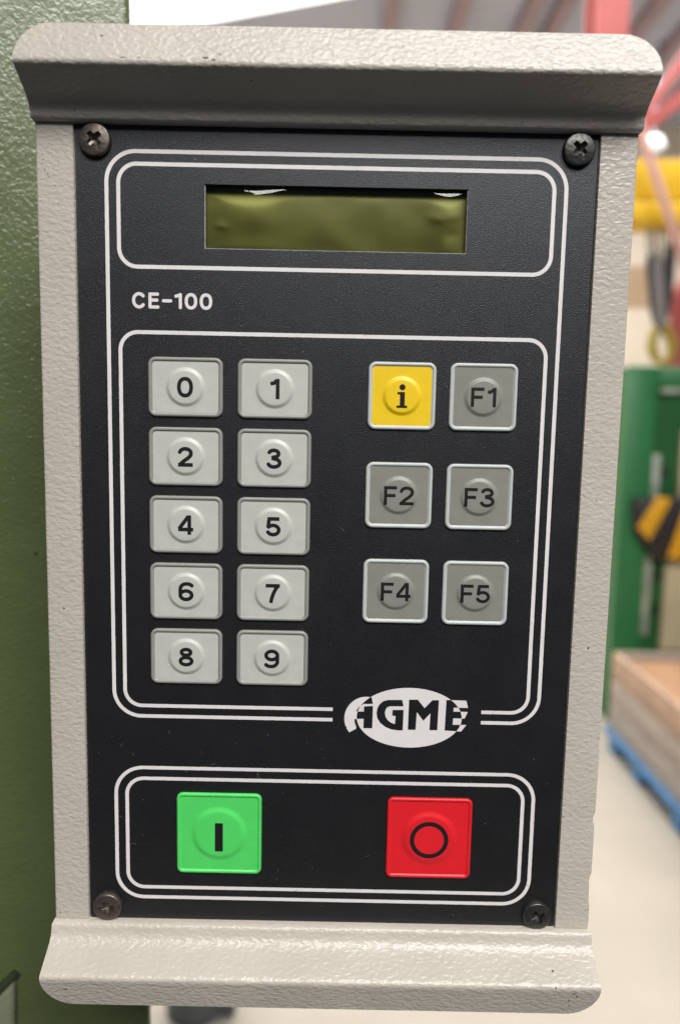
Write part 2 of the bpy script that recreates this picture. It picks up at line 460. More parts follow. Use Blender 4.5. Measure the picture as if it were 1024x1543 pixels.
# ---- green machine cabinet
GY = 3.3
def gx(px): return at(px, 800, GY).x
def gz(py): return at(985, py, GY).z
gx0 = gx(930); gx1 = gx(1330); gtop = gz(552)
gm = thing('machine_cabinet', 'tall green machine cabinet with yellow and black hazard bar', 'machine', (gx0 + 0.4, GY, 0))
def gl(x, y, z): return (x - gx0 - 0.4, y, z)
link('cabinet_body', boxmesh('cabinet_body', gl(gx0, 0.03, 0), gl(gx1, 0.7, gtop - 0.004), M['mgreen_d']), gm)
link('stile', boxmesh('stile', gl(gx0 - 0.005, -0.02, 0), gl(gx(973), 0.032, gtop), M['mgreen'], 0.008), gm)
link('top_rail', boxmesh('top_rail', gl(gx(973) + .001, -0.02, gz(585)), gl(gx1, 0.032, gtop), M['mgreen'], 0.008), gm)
link('handrail', tube('handrail', [gl(gx(977), -0.02, gz(589)), gl(gx1 - .02, -0.02, gz(589))], 0.010, M['silver'], 10), gm)
link('hinge_strip', boxmesh('hinge_strip', gl(gx(976), 0.0, gz(760)), gl(gx(988), 0.032, gz(685)), M['silver'], 0.004), gm)
link('hinge_strip', boxmesh('hinge_strip', gl(gx(974), 0.0, 0.42), gl(gx(985), 0.032, gz(815)), M['silver'], 0.004), gm)
for py in (711, 868, 920):
    link('latch', tube('latch', [gl(gx(996), 0.01, gz(py)), gl(gx(996), 0.032, gz(py))], 0.018, M['dark'], 12), gm)
link('cream_panel', boxmesh('cream_panel', gl(gx(1017), -0.005, gz(755)), gl(gx(1150), 0.031, gz(645)), M['cream'], 0.005), gm)
link('cream_panel', boxmesh('cream_panel', gl(gx(1006), -0.005, 0.35), gl(gx(1150), 0.031, gz(842)), M['cream'], 0.005), gm)
# hazard bar: black bar with slanted yellow bands of their own
def hz(px, py, y): 
    p = at(px, py, GY + y); return Vector(gl(p.x, y, p.z))
hb_pts = [hz(956, 752, -0.08), hz(1090, 752, -0.08), hz(1090, 850, -0.08), hz(986, 842, -0.08), hz(958, 800, -0.08)]
hbar = link('hazard_bar', prism('hazard_bar', hb_pts, (0, 0.1, 0), M['hazb'], 0.006), gm)
for k in range(3):
    o = 42 * k
    q = [hz(990 + o, 748, -0.086), hz(1012 + o, 752, -0.086), hz(978 + o, 815, -0.086), hz(960 + o, 795, -0.086)] if k == 0 else \
        [hz(990 + o, 765, -0.086), hz(1012 + o, 765, -0.086), hz(985 + o, 845, -0.086), hz(963 + o, 840, -0.086)]
    link('hazard_stripe', prism('hazard_stripe', q, (0, 0.012, 0), M['hazy'], 0.003), hbar)

# ---- wooden crate on a blue pallet
CX0, CYN, CYF, CX1 = 1.205, 1.75, 2.98, 2.0
zb, zt = 0.100, 0.435
crate = thing('wooden_crate', 'weathered open wooden plank crate standing on blue pallet', 'crate', ((CX0 + CX1) / 2, (CYN + CYF) / 2, zb))
def wl(x, y, z): return (x - (CX0 + CX1) / 2, y - (CYN + CYF) / 2, z - zb)
k = 0
hs = [(zb, zb + 0.106), (zb + 0.112, zb + 0.218), (zb + 0.224, zt)]
for i, (z0, z1) in enumerate(hs):
    link('plank', boxmesh('plank', wl(CX0, CYN, z0), wl(CX0 + 0.022, CYF, z1), WOOD[(2, 3, 1)[i]], 0.003), crate)
    link('plank', boxmesh('plank', wl(CX0 + 0.023, CYF - 0.022, z0), wl(CX1 - 0.023, CYF, z1), WOOD[(i + 1) % 4], 0.003), crate)
    link('plank', boxmesh('plank', wl(CX1 - 0.022, CYN, z0), wl(CX1, CYF, z1), WOOD[(i + 2) % 4], 0.003), crate)
    link('plank', boxmesh('plank', wl(CX0 + 0.023, CYN, z0), wl(CX1 - 0.023, CYN + 0.022, z1), WOOD[(i + 3) % 4], 0.003), crate)
link('crate_floor', boxmesh('crate_floor', wl(CX0 + .03, CYN + .03, zb), wl(CX1 - .03, CYF - .03, zb + 0.02), WOOD[1]), crate)
sheet = link('cardboard_sheet', boxmesh('cardboard_sheet', (CX0 + 0.024, CYN + .06, zb + 0.021), (CX1 - .06, CYF - .026, zt - 0.03), M['cardboard'], 0.01))
tag(sheet, 'brown cardboard filling inside the wooden crate', 'cardboard')
pal = thing('pallet', 'blue painted pallet under the wooden crate', 'pallet', ((CX0 + CX1) / 2, (CYN + CYF) / 2, 0))
def pl_(x, y, z): return (x - (CX0 + CX1) / 2, y - (CYN + CYF) / 2, z)
link('runner', boxmesh('runner', pl_(CX0 - 0.012, CYN, 0.066), pl_(CX0 + 0.10, CYF + .01, zb), M['blue'], 0.004), pal)
link('runner', boxmesh('runner', pl_(CX1 - 0.10, CYN, 0.066), pl_(CX1, CYF + .01, zb), M['blue'], 0.004), pal)
for y in (CYN, CYN + 0.55, CYF - 0.13):
    link('cross_board', boxmesh('cross_board', pl_(CX0 + 0.101, y, 0.07), pl_(CX1 - 0.101, y + 0.1, zb), M['blue'], 0.004), pal)
for y in (CYN + 0.05, CYN + 0.5, CYF - 0.36, CYF - 0.10):
    for x in (CX0 + 0.0, CX1 - 0.09):
        link('block', boxmesh('block', pl_(x, y, 0.0), pl_(x + 0.08, y + 0.085, 0.069), M['blue'], 0.004), pal)

# ================================================================== THE CONTROL BOX
MM = 0.001
panel = thing('control_panel', 'beige machine control box with black keypad faceplate, display and start stop buttons', 'control panel', (0, 0, ZC))
def pm(x, y, z): return (x * MM, -z * MM, y * MM)     # mm: right, up, toward the viewer

# ---- housing: box body and two front strips with worn outer edges
HWD = 74.7
link('housing', boxmesh('housing', pm(-HWD + 0.3, -106.0, -7.3), pm(HWD - 0.3, 106.0, -62.0), M['beige'], 0.0008), panel)
def strip(sx):
    xi, xo = 65.25, HWD
    y0, y1 = -105.75, 105.75
    outer = []
    n = 180
    for i in range(n + 1):
        y = y0 + (y1 - y0) * i / n
        j = 0.04 * noise.noise((y * 0.35, sx * 3.1, 1.7)) + 0.03 * noise.noise((y * 1.3, sx, 4.2))
        if sx > 0:
            for yc, w, d in ((-73.5, 1.6, 0.55), (-91.5, 1.4, 0.5), (-95.5, 3.6, 0.35), (-52, 1.0, 0.15)):
                j -= d * math.exp(-((y - yc) / w) ** 4)
        outer.append((xo + j, y))
    prof = [(0.0, -8.5), (0.0, 0.15), (0.12, 0.5), (0.35, 0.72), (0.75, 0.80)]   # inset from outer edge, height
    vs_, fs = [], []
    m_ = len(prof) + 2
    for (x, y) in outer:
        for d, z in prof: vs_.append(pm(sx * (x - d), y, z))
        vs_.append(pm(sx * (xi + 0.12), y, 0.80)); vs_.append(pm(sx * xi, y, 0.62))
    # inner wall down to the plate
    vs2 = []
    for (x, y) in outer: vs2.append(pm(sx * xi, y, -1.5))
    base = len(vs_); vs_ += vs2
    for i in range(n):
        for q in range(m_ - 1):
            fs.append((i * m_ + q, i * m_ + q + 1, (i + 1) * m_ + q + 1, (i + 1) * m_ + q))
        fs.append((i * m_ + m_ - 1, base + i, base + i + 1, (i + 1) * m_ + m_ - 1))
    for i in (0, n):
        fs.append(tuple(i * m_ + q for q in range(m_)) + (base + i,))
    return link('side_strip', mesh_of('side_strip', vs_, fs, M['beige'], smooth=50), panel)
strip(-1); strip(1)

# ---- flared top and bottom flanges: bent sheet, lip corners rounded
def flange(sy, name):
    pr = [(105.9, -2.0), (105.95, 1.2), (106.15, 2.0), (106.6, 2.5), (107.4, 2.75), (108.5, 3.05), (109.5, 3.6), (110.4, 4.45), (111.3, 5.8),
          (112.3, 7.5), (113.5, 9.55), (114.35, 11.0), (114.75, 11.6), (115.2, 11.95), (115.8, 12.0)]
    lip_end = (124.7, 9.5)
    nl = 16
    for i in range(1, nl + 1):
        t = i / nl
        t = 1 - (1 - t) ** 1.7
        pr.append((115.8 + (lip_end[0] - 115.8) * t, 12.0 + (lip_end[1] - 12.0) * t))
    back_pr = []
    # sheet normal offset (thickness 1.6) on the hidden side
    for i, (y, z) in enumerate(pr):
        a = pr[max(i - 1, 0)]; b = pr[min(i + 1, len(pr) - 1)]
        dy, dz = b[0] - a[0], b[1] - a[1]
        l = math.hypot(dy, dz)
        back_pr.append((y + 1.5 * dz / l, z - 1.5 * dy / l))
    def halfw(y):
        w = 75.0 - 0.25 * max(0, min(1, (106.4 - y) / 0.5))
        r = 8.6; yc = lip_end[0] - r
        if y > yc:
            w = 75.0 - r + math.sqrt(max(0, r * r - (y - yc) ** 2))
        return w
    NX = 40
    vs_, fs = [], []
    m_ = len(pr)
    for side, P in ((0, pr), (1, back_pr)):
        for i, (y, z) in enumerate(P):
            w = halfw(pr[i][0]) - (0.25 if side else 0)
            for k in range(NX + 1):
                u = -1 + 2 * k / NX
                vs_.append(pm(u * w, sy * y, z))
    st = NX + 1
    off = m_ * st
    for i in range(m_ - 1):
        for k in range(NX):
            a = i * st + k
            fs.append((a, a + 1, a + st + 1, a + st))
            fs.append((off + a, off + a + st, off + a + st + 1, off + a + 1))
    for i in range(m_ - 1):
        for k in (0, NX):
            a = i * st + k
            fs.append((a, a + st, off + a + st, off + a))
    for i in (0, m_ - 1):
        for k in range(NX):
            a = i * st + k
            fs.append((a, a + 1, off + a + 1, off + a))
    me = mesh_of(name, vs_, fs, M['beige'], smooth=55)
    return link(name, me, panel)
flange(1, 'top_flange'); flange(-1, 'bottom_flange')
link('end_cap', boxmesh('end_cap', pm(-74.2, 105.8, -1.8), pm(74.2, 112.5, -61.5), M['beige'], 0.001), panel)
link('end_cap', boxmesh('end_cap', pm(-74.2, -105.8, -1.8), pm(74.2, -112.5, -61.5), M['beige'], 0.001), panel)
link('mounting_bracket', boxmesh('mounting_bracket', pm(-69.0, -40, -58.0), pm(-66.6, 40, -105), M['dark'], 0.0003), panel)

# ---- faceplate with the display cut-out
DX0, DX1, DY0, DY1 = -32.9, 33.15, 76.6, 92.25
def plate():
    xs = [-64.95, DX0, DX1, 64.95]; ys = [-106.3, DY0, DY1, 106.3]
    vs_, fs = [], []
    for z in (0.0, -1.2):
        for y in ys:
            for x in xs: vs_.append(pm(x, y, z))
    def id_(k, i, j): return k * 16 + j * 4 + i
    for j in range(3):
        for i in range(3):
            if i == 1 and j == 1: continue
            for kk in (0, 1):
                fs.append((id_(kk, i, j), id_(kk, i + 1, j), id_(kk, i + 1, j + 1), id_(kk, i, j + 1)))
    for (a, b) in [((1, 1), (2, 1)), ((2, 1), (2, 2)), ((2, 2), (1, 2)), ((1, 2), (1, 1))]:
        fs.append((id_(0, *a), id_(0, *b), id_(1, *b), id_(1, *a)))
    ring = [(0, 0), (1, 0), (2, 0), (3, 0), (3, 1), (3, 2), (3, 3), (2, 3), (1, 3), (0, 3), (0, 2), (0, 1)]
    for q in range(12):
        a, b = ring[q], ring[(q + 1) % 12]
        fs.append((id_(0, *a), id_(0, *b), id_(1, *b), id_(1, *a)))
    return link('faceplate', mesh_of('faceplate', vs_, fs, M['plate']), panel)
face = plate()
face['label'] = 'black faceplate printed with white frame lines'

# ---- printed frame lines (thin raised ink, slightly uneven edges)
def rr_path(x0, x1, y0, y1, r, start=None, step=0.45):
    """closed rounded rectangle as a list of points, clockwise from the bottom edge"""
    pts = []
    def seg(a, b):
        n = max(1, int(math.hypot(b[0] - a[0], b[1] - a[1]) / step))
        for i in range(n): pts.append((a[0] + (b[0] - a[0]) * i / n, a[1] + (b[1] - a[1]) * i / n))
    def arc(cx, cy, a0, a1):
        n = 14
        for i in range(n):
            a = R_(a0 + (a1 - a0) * i / n); pts.append((cx + r * math.cos(a), cy + r * math.sin(a)))
    sx = start if start is not None else (x0 + x1) / 2
    seg((sx, y0), (x0 + r, y0)); arc(x0 + r, y0 + r, 270, 180)
    seg((x0, y0 + r), (x0, y1 - r)); arc(x0 + r, y1 - r, 180, 90)
    seg((x0 + r, y1), (x1 - r, y1)); arc(x1 - r, y1 - r, 90, 0)
    seg((x1, y1 - r), (x1, y0 + r)); arc(x1 - r, y0 + r, 0, -90)
    return pts, (x1 - r, y0), sx

def stroke_mesh(name, pts, w, closed, seed):
    vs_, fs = [], []
    n = len(pts)
    for i, p in enumerate(pts):
        a = pts[(i - 1) % n] if closed or i > 0 else p
        b = pts[(i + 1) % n] if closed or i < n - 1 else p
        dx, dy = b[0] - a[0], b[1] - a[1]; l = math.hypot(dx, dy) or 1
        nx, ny = -dy / l, dx / l
        j1 = 0.035 * noise.noise((p[0] * 1.1, p[1] * 1.1, seed)) + 0.02 * noise.noise((p[0] * 3, p[1] * 3, seed + 9))
        j2 = 0.035 * noise.noise((p[0] * 1.1, p[1] * 1.1, seed + 5)) + 0.02 * noise.noise((p[0] * 3, p[1] * 3, seed + 3))
        vs_.append(pm(p[0] + nx * (w / 2 + j1), p[1] + ny * (w / 2 + j1), 0.03))
        vs_.append(pm(p[0] - nx * (w / 2 + j2), p[1] - ny * (w / 2 + j2), 0.03))
    for i in range(n if closed else n - 1):
        j = (i + 1) % n
        fs.append((2 * i, 2 * i + 1, 2 * j + 1, 2 * j))
    return mesh_of(name, vs_, fs, M['print'])

def frame(x0, x1, y0, y1, r, seed, gap=None):
    if gap:
        pts, end, sx = rr_path(x0, x1, y0, y1, r, start=gap[0])
        n = max(1, int((end[0] - gap[1]) / 0.45))
        for i in range(n + 1): pts.append((end[0] + (gap[1] - end[0]) * i / n, y0))
        me = stroke_mesh('frame_line', pts, 0.98, False, seed)
    else:
        pts, end, sx = rr_path(x0, x1, y0, y1, r)
        n = max(1, int((end[0] - sx) / 0.45))
        for i in range(n): pts.append((end[0] + (sx - end[0]) * i / n, y0))
        me = stroke_mesh('frame_line', pts, 0.98, True, seed)
    return link('frame_line', me, face)
frame(-57.4, 57.6, -46.65, 99.75, 7.4, 1.3, gap=(1.8, 42.1))
frame(-54.45, 54.6, 71.85, 96.75, 4.6, 2.1)
frame(-54.45, 54.6, -43.7, 55.62, 4.6, 3.7, gap=(1.8, 42.1))
frame(-57.3, 57.5, -99.4, -61.4, 7.4, 4.4)
frame(-54.3, 54.6, -96.4, -64.5, 4.6, 5.2)

# ---- lettering: signed distance fields meshed by marching squares
def seg_sd(X, Y, a, b, w, flat_a, flat_b):
    ax, ay = a; bx, by = b
    dx, dy = bx - ax, by - ay; l = math.hypot(dx, dy)
    ux, uy = dx / l, dy / l
    s = (X - ax) * ux + (Y - ay) * uy
    t = np.abs(-(X - ax) * uy + (Y - ay) * ux)
    lo = -s; hi = s - l
    out = np.maximum(lo, hi)
    cap = np.where(out > 0, np.hypot(np.maximum(out, 0), t), t) - w / 2
    if flat_a: cap = np.where(lo > 0, np.maximum(t - w / 2, lo), np.maximum(cap, lo))
    if flat_b: cap = np.where(hi > 0, np.maximum(t - w / 2, hi), np.maximum(cap, hi))
    return cap
def poly_sd(X, Y, P):
    d = np.full(X.shape, 1e9); inside = np.zeros(X.shape, bool)
    n = len(P)
    for i in range(n):
        (ax, ay), (bx, by) = P[i], P[(i + 1) % n]
        dx, dy = bx - ax, by - ay
        t = np.clip(((X - ax) * dx + (Y - ay) * dy) / (dx * dx + dy * dy + 1e-12), 0, 1)
        d = np.minimum(d, np.hypot(X - ax - t * dx, Y - ay - t * dy))
        c = ((ay > Y) != (by > Y))
        with np.errstate(divide='ignore', invalid='ignore'):
            xi = (bx - ax) * (Y - ay) / (by - ay + 1e-12) + ax
        inside ^= c & (X < xi)
    return np.where(inside, -d, d)
def polyline_sd(X, Y, P, w, flat=True):
    d = None
    for i in range(len(P) - 1):
        s = seg_sd(X, Y, P[i], P[i + 1], w, flat and i == 0, flat and i == len(P) - 2)
        d = s if d is None else np.minimum(d, s)
    return d
def arcp(cx, cy, rx, ry, a0, a1, n=20, e=2.0):
    out = []
    for i in range(n + 1):
        a = R_(a0 + (a1 - a0) * i / n); c, s = math.cos(a), math.sin(a)
        out.append((cx + rx * math.copysign(abs(c) ** (2 / e), c), cy + ry * math.copysign(abs(s) ** (2 / e), s)))
    return out

# glyph strokes in units of the cap height; (width, [polylines], closed?)
def glyph(ch, w, soft=False):
    h = w / 2
    if ch == '1' and soft: return 0.48, [[(0.36, h), (0.36, 1 - h)], [(h - .02, 0.80), (0.22, 0.83), (0.36, 1 - h)]]
    if ch == '0': return 0.80, [arcp(0.40, 0.5, 0.40 - h, 0.5 - h + 0.01, 90, 450, 44, 2.25)]
    if ch == '1': return 0.52, [[(0.41, 0), (0.41, 1.0)], [(0.06, 0.775)] + arcp(0.13, 1.0, 0.22, 0.225, -90, -25, 8)]
    if ch == '2': return 0.78, [arcp(0.39, 0.69, 0.39 - h - .01, 0.31 - h, 178, -8, 18) + [(0.66, 0.58), (0.54, 0.45), (0.30, 0.28), (0.14, 0.13), (0.10, h)], [(0.02, h), (0.77, h)]]
    if ch == '3': return 0.78, [arcp(0.38, 0.75, 0.34 - h, 0.265 - h, 172, -84, 18) + [(0.27, 0.545)], [(0.27, 0.54)] + arcp(0.39, 0.285, 0.39 - h, 0.30 - h, 86, -172, 22)]
    if ch == '4': return 0.80, [[(0.59, 0), (0.59, 1.0)], [(0.56, 0.97), (0.07, 0.31)], [(0.02, 0.27), (0.79, 0.27)]]
    if ch == '5': return 0.78, [[(0.70, 1 - h), (0.17, 1 - h)], [(0.19, 0.99), (0.125, 0.46)], [(0.125, 0.47)] + arcp(0.38, 0.335, 0.39 - h, 0.335 - h, 140, -165, 24)]
    if ch == '6': return 0.78, [arcp(0.40, 0.32, 0.39 - h, 0.32 - h, 90, 450, 34), arcp(0.44, 0.62, 0.43 - h, 0.39 - h, 32, 180, 16, 2.2) + [(h + .01, 0.5), (h + .01, 0.32)]]
    if ch == '7': return 0.76, [[(0.02, 1 - h), (0.75, 1 - h)], [(0.67, 0.93), (0.55, 0.76), (0.42, 0.50), (0.33, 0.22), (0.29, 0.0)]]
    if ch == '8': return 0.78, [arcp(0.39, 0.755, 0.335 - h, 0.25 - h, 90, 450, 30), arcp(0.39, 0.285, 0.39 - h, 0.29 - h, 90, 450, 34)]
    if ch == '9':
        wd, ps = glyph('6', w); return wd, [[(wd - x, 1 - y) for x, y in p] for p in ps]
    if ch == 'F': return 0.72, [[(h + .02, 0), (h + .02, 1.0)], [(0.03, 1 - h), (0.70, 1 - h)], [(0.03, 0.50), (0.63, 0.50)]]
    if ch == 'C': return 0.88, [arcp(0.46, 0.5, 0.45 - h, 0.51 - h, 42, 318, 34)]
    if ch == 'E': return 0.72, [[(h + .02, h), (h + .02, 1 - h)], [(h + .02, 1 - h), (0.70 - h, 1 - h)], [(h + .02, 0.53), (0.66 - h, 0.53)], [(h + .02, h), (0.72 - h, h)]]
    if ch == '-': return 0.66, [[(h, 0.50), (0.66 - h, 0.50)]]
    return 0.3, []

def march(name, sd, x0, y0, dx, material, zf=None, parent=None, z=0.03, merge=True, loc=(0, 0, 0)):
    """mesh the region sd<0; zf(x,y) gives the height of the surface underneath (mm)"""
    H, W = sd.shape
    verts, faces, vid = [], [], {}
    def V(x, y):
        key = (round(x, 4), round(y, 4))
        i = vid.get(key)
        if i is None:
            i = len(verts); vid[key] = i
            verts.append(pm(x, y, (zf(x, y) if zf else 0.0) + z))
        return i
    ins = sd < 0
    cnt = ins[:-1, :-1].astype(int) + ins[1:, :-1] + ins[:-1, 1:] + ins[1:, 1:]
    for j in range(H - 1):
        i = 0
        while i < W - 1:
            c = cnt[j, i]
            if c == 0: i += 1; continue
            if c == 4:
                k = i + 1
                if merge:
                    while k < W - 1 and cnt[j, k] == 4: k += 1
                xa, xb, ya, yb = x0 + i * dx, x0 + k * dx, y0 + j * dx, y0 + (j + 1) * dx
                faces.append((V(xa, ya), V(xb, ya), V(xb, yb), V(xa, yb)))
                i = k; continue
            cs = [(i, j), (i + 1, j), (i + 1, j + 1), (i, j + 1)]
            vals = [sd[q[1], q[0]] for q in cs]
            poly = []
            for q in range(4):
                a, b = cs[q], cs[(q + 1) % 4]; va, vb = vals[q], vals[(q + 1) % 4]
                if va < 0: poly.append((x0 + a[0] * dx, y0 + a[1] * dx))
                if (va < 0) != (vb < 0):
                    t = va / (va - vb)
                    poly.append((x0 + (a[0] + t * (b[0] - a[0])) * dx, y0 + (a[1] + t * (b[1] - a[1])) * dx))
            idx = []
            for p in poly:
                v = V(*p)
                if v not in idx: idx.append(v)
            if len(idx) >= 3: faces.append(tuple(idx))
            i += 1
    me = bpy.data.meshes.new(name)
    me.from_pydata(verts, [], faces)
    me.materials.append(material)
    me.update()
    return link(name, me, parent, loc)

def text_sd(s, cap, w, track, flat=True, slab=False, dx=0.08, widths=None):
    """returns sd grid centred on (0,0)"""
    wu = w / cap
    items = []; x = 0
    for ch in s:
        gw, ps = glyph(ch, wu, not flat)
        for p in ps: items.append([(q[0] * cap + x, q[1] * cap) for q in p])
        x += gw * cap + track
    tot = x - track
    hw_, hh = tot / 2 + 0.6, cap / 2 + 0.6
    nx, ny = int(2 * hw_ / dx) + 1, int(2 * hh / dx) + 1
    X, Y = np.meshgrid(-hw_ + np.arange(nx) * dx, -hh + np.arange(ny) * dx)
    d = np.full(X.shape, 1e9)
    for p in items:
        p = [(a - tot / 2, b - cap / 2) for a, b in p]
        d = np.minimum(d, polyline_sd(X, Y, p, w, flat))
    return d, -hw_, -hh

d, x0, y0 = text_sd('CE-100', 4.0, 0.80, 0.62, flat=False, dx=0.07)
tw = -2 * x0 - 1.2
march('lettering', d, -41.15 + x0, 63.55 + y0, 0.07, M['print'], parent=face)

# ---- the oval emblem: letters and ellipse exclusive-or
def lg(zx, zy): return ((zx - 515) * 0.0405 + 22.53, -45.7 - 0.0422 * (zy - 230) + 0.00085 * (zx - 515))
dx = 0.07
X, Y = np.meshgrid(3.5 + np.arange(int(37 / dx)) * dx, -55.2 + np.arange(int(19 / dx)) * dx)
c = lg(517, 230); rx, ry = 352 * 0.0405, 200 * 0.0422
q = np.hypot((X - c[0]) / rx, (Y - c[1]) / ry)
ell = (q - 1) * np.minimum(rx, ry)
def pg(*pts): return poly_sd(X, Y, [lg(*p) for p in pts])
arc_o = [(225 + 143 * math.cos(R_(a)), 232 - 143 * math.sin(R_(a))) for a in range(76, 222, 6)]
arc_i = [(229 + 80 * math.cos(R_(a)), 234 - 97 * math.sin(R_(a))) for a in range(214, 103, -6)]
A1 = pg(*(arc_o + [(115, 328), (163, 303)] + arc_i + [(205, 137), (271, 137), (262, 92)]))
A2 = pg((212, 153), (272, 150), (271, 300), (211, 300))
A3 = pg((150, 187), (213, 187), (213, 236), (146, 238))
G = pg((466, 110), (372, 110), (340, 118), (315, 140), (301, 168), (297, 200), (303, 232), (325, 266), (360, 292), (400, 308), (440, 314), (476, 315),
       (478, 176), (403, 177), (403, 216), (425, 217), (422, 272), (395, 262), (372, 244), (358, 222), (353, 196), (357, 175), (367, 160), (384, 153), (477, 153))
Mm = pg((512, 108), (570, 108), (618, 165), (668, 112), (712, 112), (708, 313), (655, 313), (658, 200), (612, 250), (567, 192), (562, 311), (510, 310))
E_ = pg((762, 110), (895, 115), (908, 163), (812, 162), (812, 188), (908, 190), (888, 235), (812, 233), (810, 276), (902, 278), (868, 322), (757, 315))
let = np.minimum.reduce([A1, A2, A3, G, Mm, E_])
xor = np.maximum(np.minimum(let, ell), -np.maximum(let, ell))
march('emblem', xor, 3.5, -55.2, dx, M['print'], parent=face)
face.children[-1]['label'] = 'white oval emblem with cut-out capital letters'

# ---- keys: embossed film pads with a rounded rim and a round dome
FLOORH = 0.34
def dome_h(r, Rd, Hd):
    t = r / Rd
    if t >= 1: return 0.0
    if t < 0.76: return Hd * (1 - 0.10 * (t / 0.76) ** 2)
    u = (t - 0.76) / 0.24
    return Hd * 0.90 * (0.5 + 0.5 * math.cos(math.pi * min(1, u)))

def rr_pts(hx, hy, r, n_arc=10, step=0.8):
    pts = []
    def seg(a, b):
        n = max(1, int(math.hypot(b[0] - a[0], b[1] - a[1]) / step))
        for i in range(n): pts.append((a[0] + (b[0] - a[0]) * i / n, a[1] + (b[1] - a[1]) * i / n))
    for (cx, cy, a0), (ex, ey) in zip([(hx - r, hy - r, 0), (-hx + r, hy - r, 90), (-hx + r, -hy + r, 180), (hx - r, -hy + r, 270)],
                                      [(-hx + r, hy), (-hx, -hy + r), (hx - r, -hy), (hx, hy - r)]):
        for i in range(n_arc):
            a = R_(a0 + 90 * i / n_arc); pts.append((cx + r * math.cos(a), cy + r * math.sin(a)))
        a = R_(a0 + 90)
        seg((cx + r * math.cos(a), cy + r * math.sin(a)), (ex, ey))
    return pts

RIM = [(0.0, -0.05), (0.0, 0.22), (0.06, 0.42), (0.18, 0.58), (0.36, 0.66), (0.60, 0.68), (0.80, 0.62), (0.93, 0.50), (1.02, 0.38), (1.12, FLOORH)]
RIMW = RIM[-1][0]
def key_meshes(hx, hy, r, Rd, Hd, mrim, mpad, rimscale=1.0):
    def loop(d):
        rr = max(r - d, 0.45)
        return rr_pts(hx - d, hy - d, rr)
    base = rr_pts(hx, hy, r)
    n = len(base)
    def inset(d):
        # same point count: move each point of the outer loop towards the inset rounded rectangle
        out = []
        rr = max(r - d, 0.35); k = rr / r
        for x, y in base:
            sx, sy = (1 if x > 0 else -1), (1 if y > 0 else -1)
            cx, cy = sx * (hx - r), sy * (hy - r)
            ox = x - cx if abs(x) > hx - r else None
            oy = y - cy if abs(y) > hy - r else None
            nx = sx * (hx - d - rr) + ox * k if ox is not None else x * (hx - d - rr) / (hx - r)
            ny = sy * (hy - d - rr) + oy * k if oy is not None else y * (hy - d - rr) / (hy - r)
            out.append((nx, ny))
        return out
    vs_, fs = [], []
    for d, z in RIM:
        for x, y in inset(d * rimscale): vs_.append(pm(x, y, z))
    for i in range(len(RIM) - 1):
        for k in range(n):
            fs.append((i * n + k, i * n + (k + 1) % n, (i + 1) * n + (k + 1) % n, (i + 1) * n + k))
    rim = mesh_of('key_rim', vs_, fs, mrim, smooth=70)
    inner = inset(RIMW * rimscale)
    vs_, fs = [], []
    loops = []
    for t in (1.0, 0.66, 0.33, 0.0):
        L_ = []
        for x, y in inner:
            a = math.atan2(y, x); cx, cy = Rd * math.cos(a), Rd * math.sin(a)
            L_.append((cx + (x - cx) * t, cy + (y - cy) * t, FLOORH - (0.0 if t else 0.0)))
        loops.append(L_)
    for tt in (0.985, 0.95, 0.91, 0.87, 0.83, 0.80, 0.78, 0.75, 0.55, 0.3):
        L_ = []
        for x, y in inner:
            a = math.atan2(y, x); rr = Rd * tt
            L_.append((rr * math.cos(a), rr * math.sin(a), FLOORH + dome_h(rr, Rd, Hd)))
        loops.append(L_)
    for L_ in loops:
        for p in L_: vs_.append(pm(*p))
    for i in range(len(loops) - 1):
        for k in range(n):
            fs.append((i * n + k, i * n + (k + 1) % n, (i + 1) * n + (k + 1) % n, (i + 1) * n + k))
    vs_.append(pm(0, 0, FLOORH + Hd)); ci = len(vs_) - 1
    b = (len(loops) - 1) * n
    for k in range(n): fs.append((b + k, b + (k + 1) % n, ci))
    pad = mesh_of('key_pad', vs_, fs, mpad, smooth=80)
    return rim, pad

def key(name, label, meshes, x, y, Rd, Hd, sym=None, sdx=0.08):
    rim, pad = meshes
    o = link(name, pad, panel, pm(x, y, 0))
    o['label'] = label
    link('rim', rim, o)
    if sym is not None:
        d, x0, y0 = sym
        zf = lambda a, b: FLOORH + dome_h(math.hypot(a, b), Rd, Hd)
        march('symbol', d, x0, y0, sdx, M['ink'], zf=zf, parent=o, z=0.025, merge=False)
    return o

RD, HD = 5.2, 0.56
nm = key_meshes(9.6, 7.6, 2.0, RD, HD, M['num_rim'], M['num'])
for kx in range(10):
    x = (-37.75, -14.75)[kx % 2]
    y = 41.88 - 17.88 * (kx // 2)
    key('number_key', 'pale grey key marked %d' % kx, nm, x, y, RD, HD, text_sd(str(kx), 5.15, 0.98, 0, dx=0.08))
fm_ = key_meshes(8.72, 8.65, 2.0, RD, HD, M['fn_rim'], M['fn'])
ym = key_meshes(8.72, 8.65, 2.0, RD, HD, M['fn_rim'], M['yellow'])
for nme, x, y in (('F1', 38.95, 40.85), ('F2', 17.92, 15.0), ('F3', 38.95, 14.95), ('F4', 17.85, -10.65), ('F5', 38.95, -10.75)):
    key('function_key', 'mid grey key marked ' + nme, fm_, x, y, RD, HD, text_sd(nme, 4.95, 0.84, 0.55, dx=0.08))
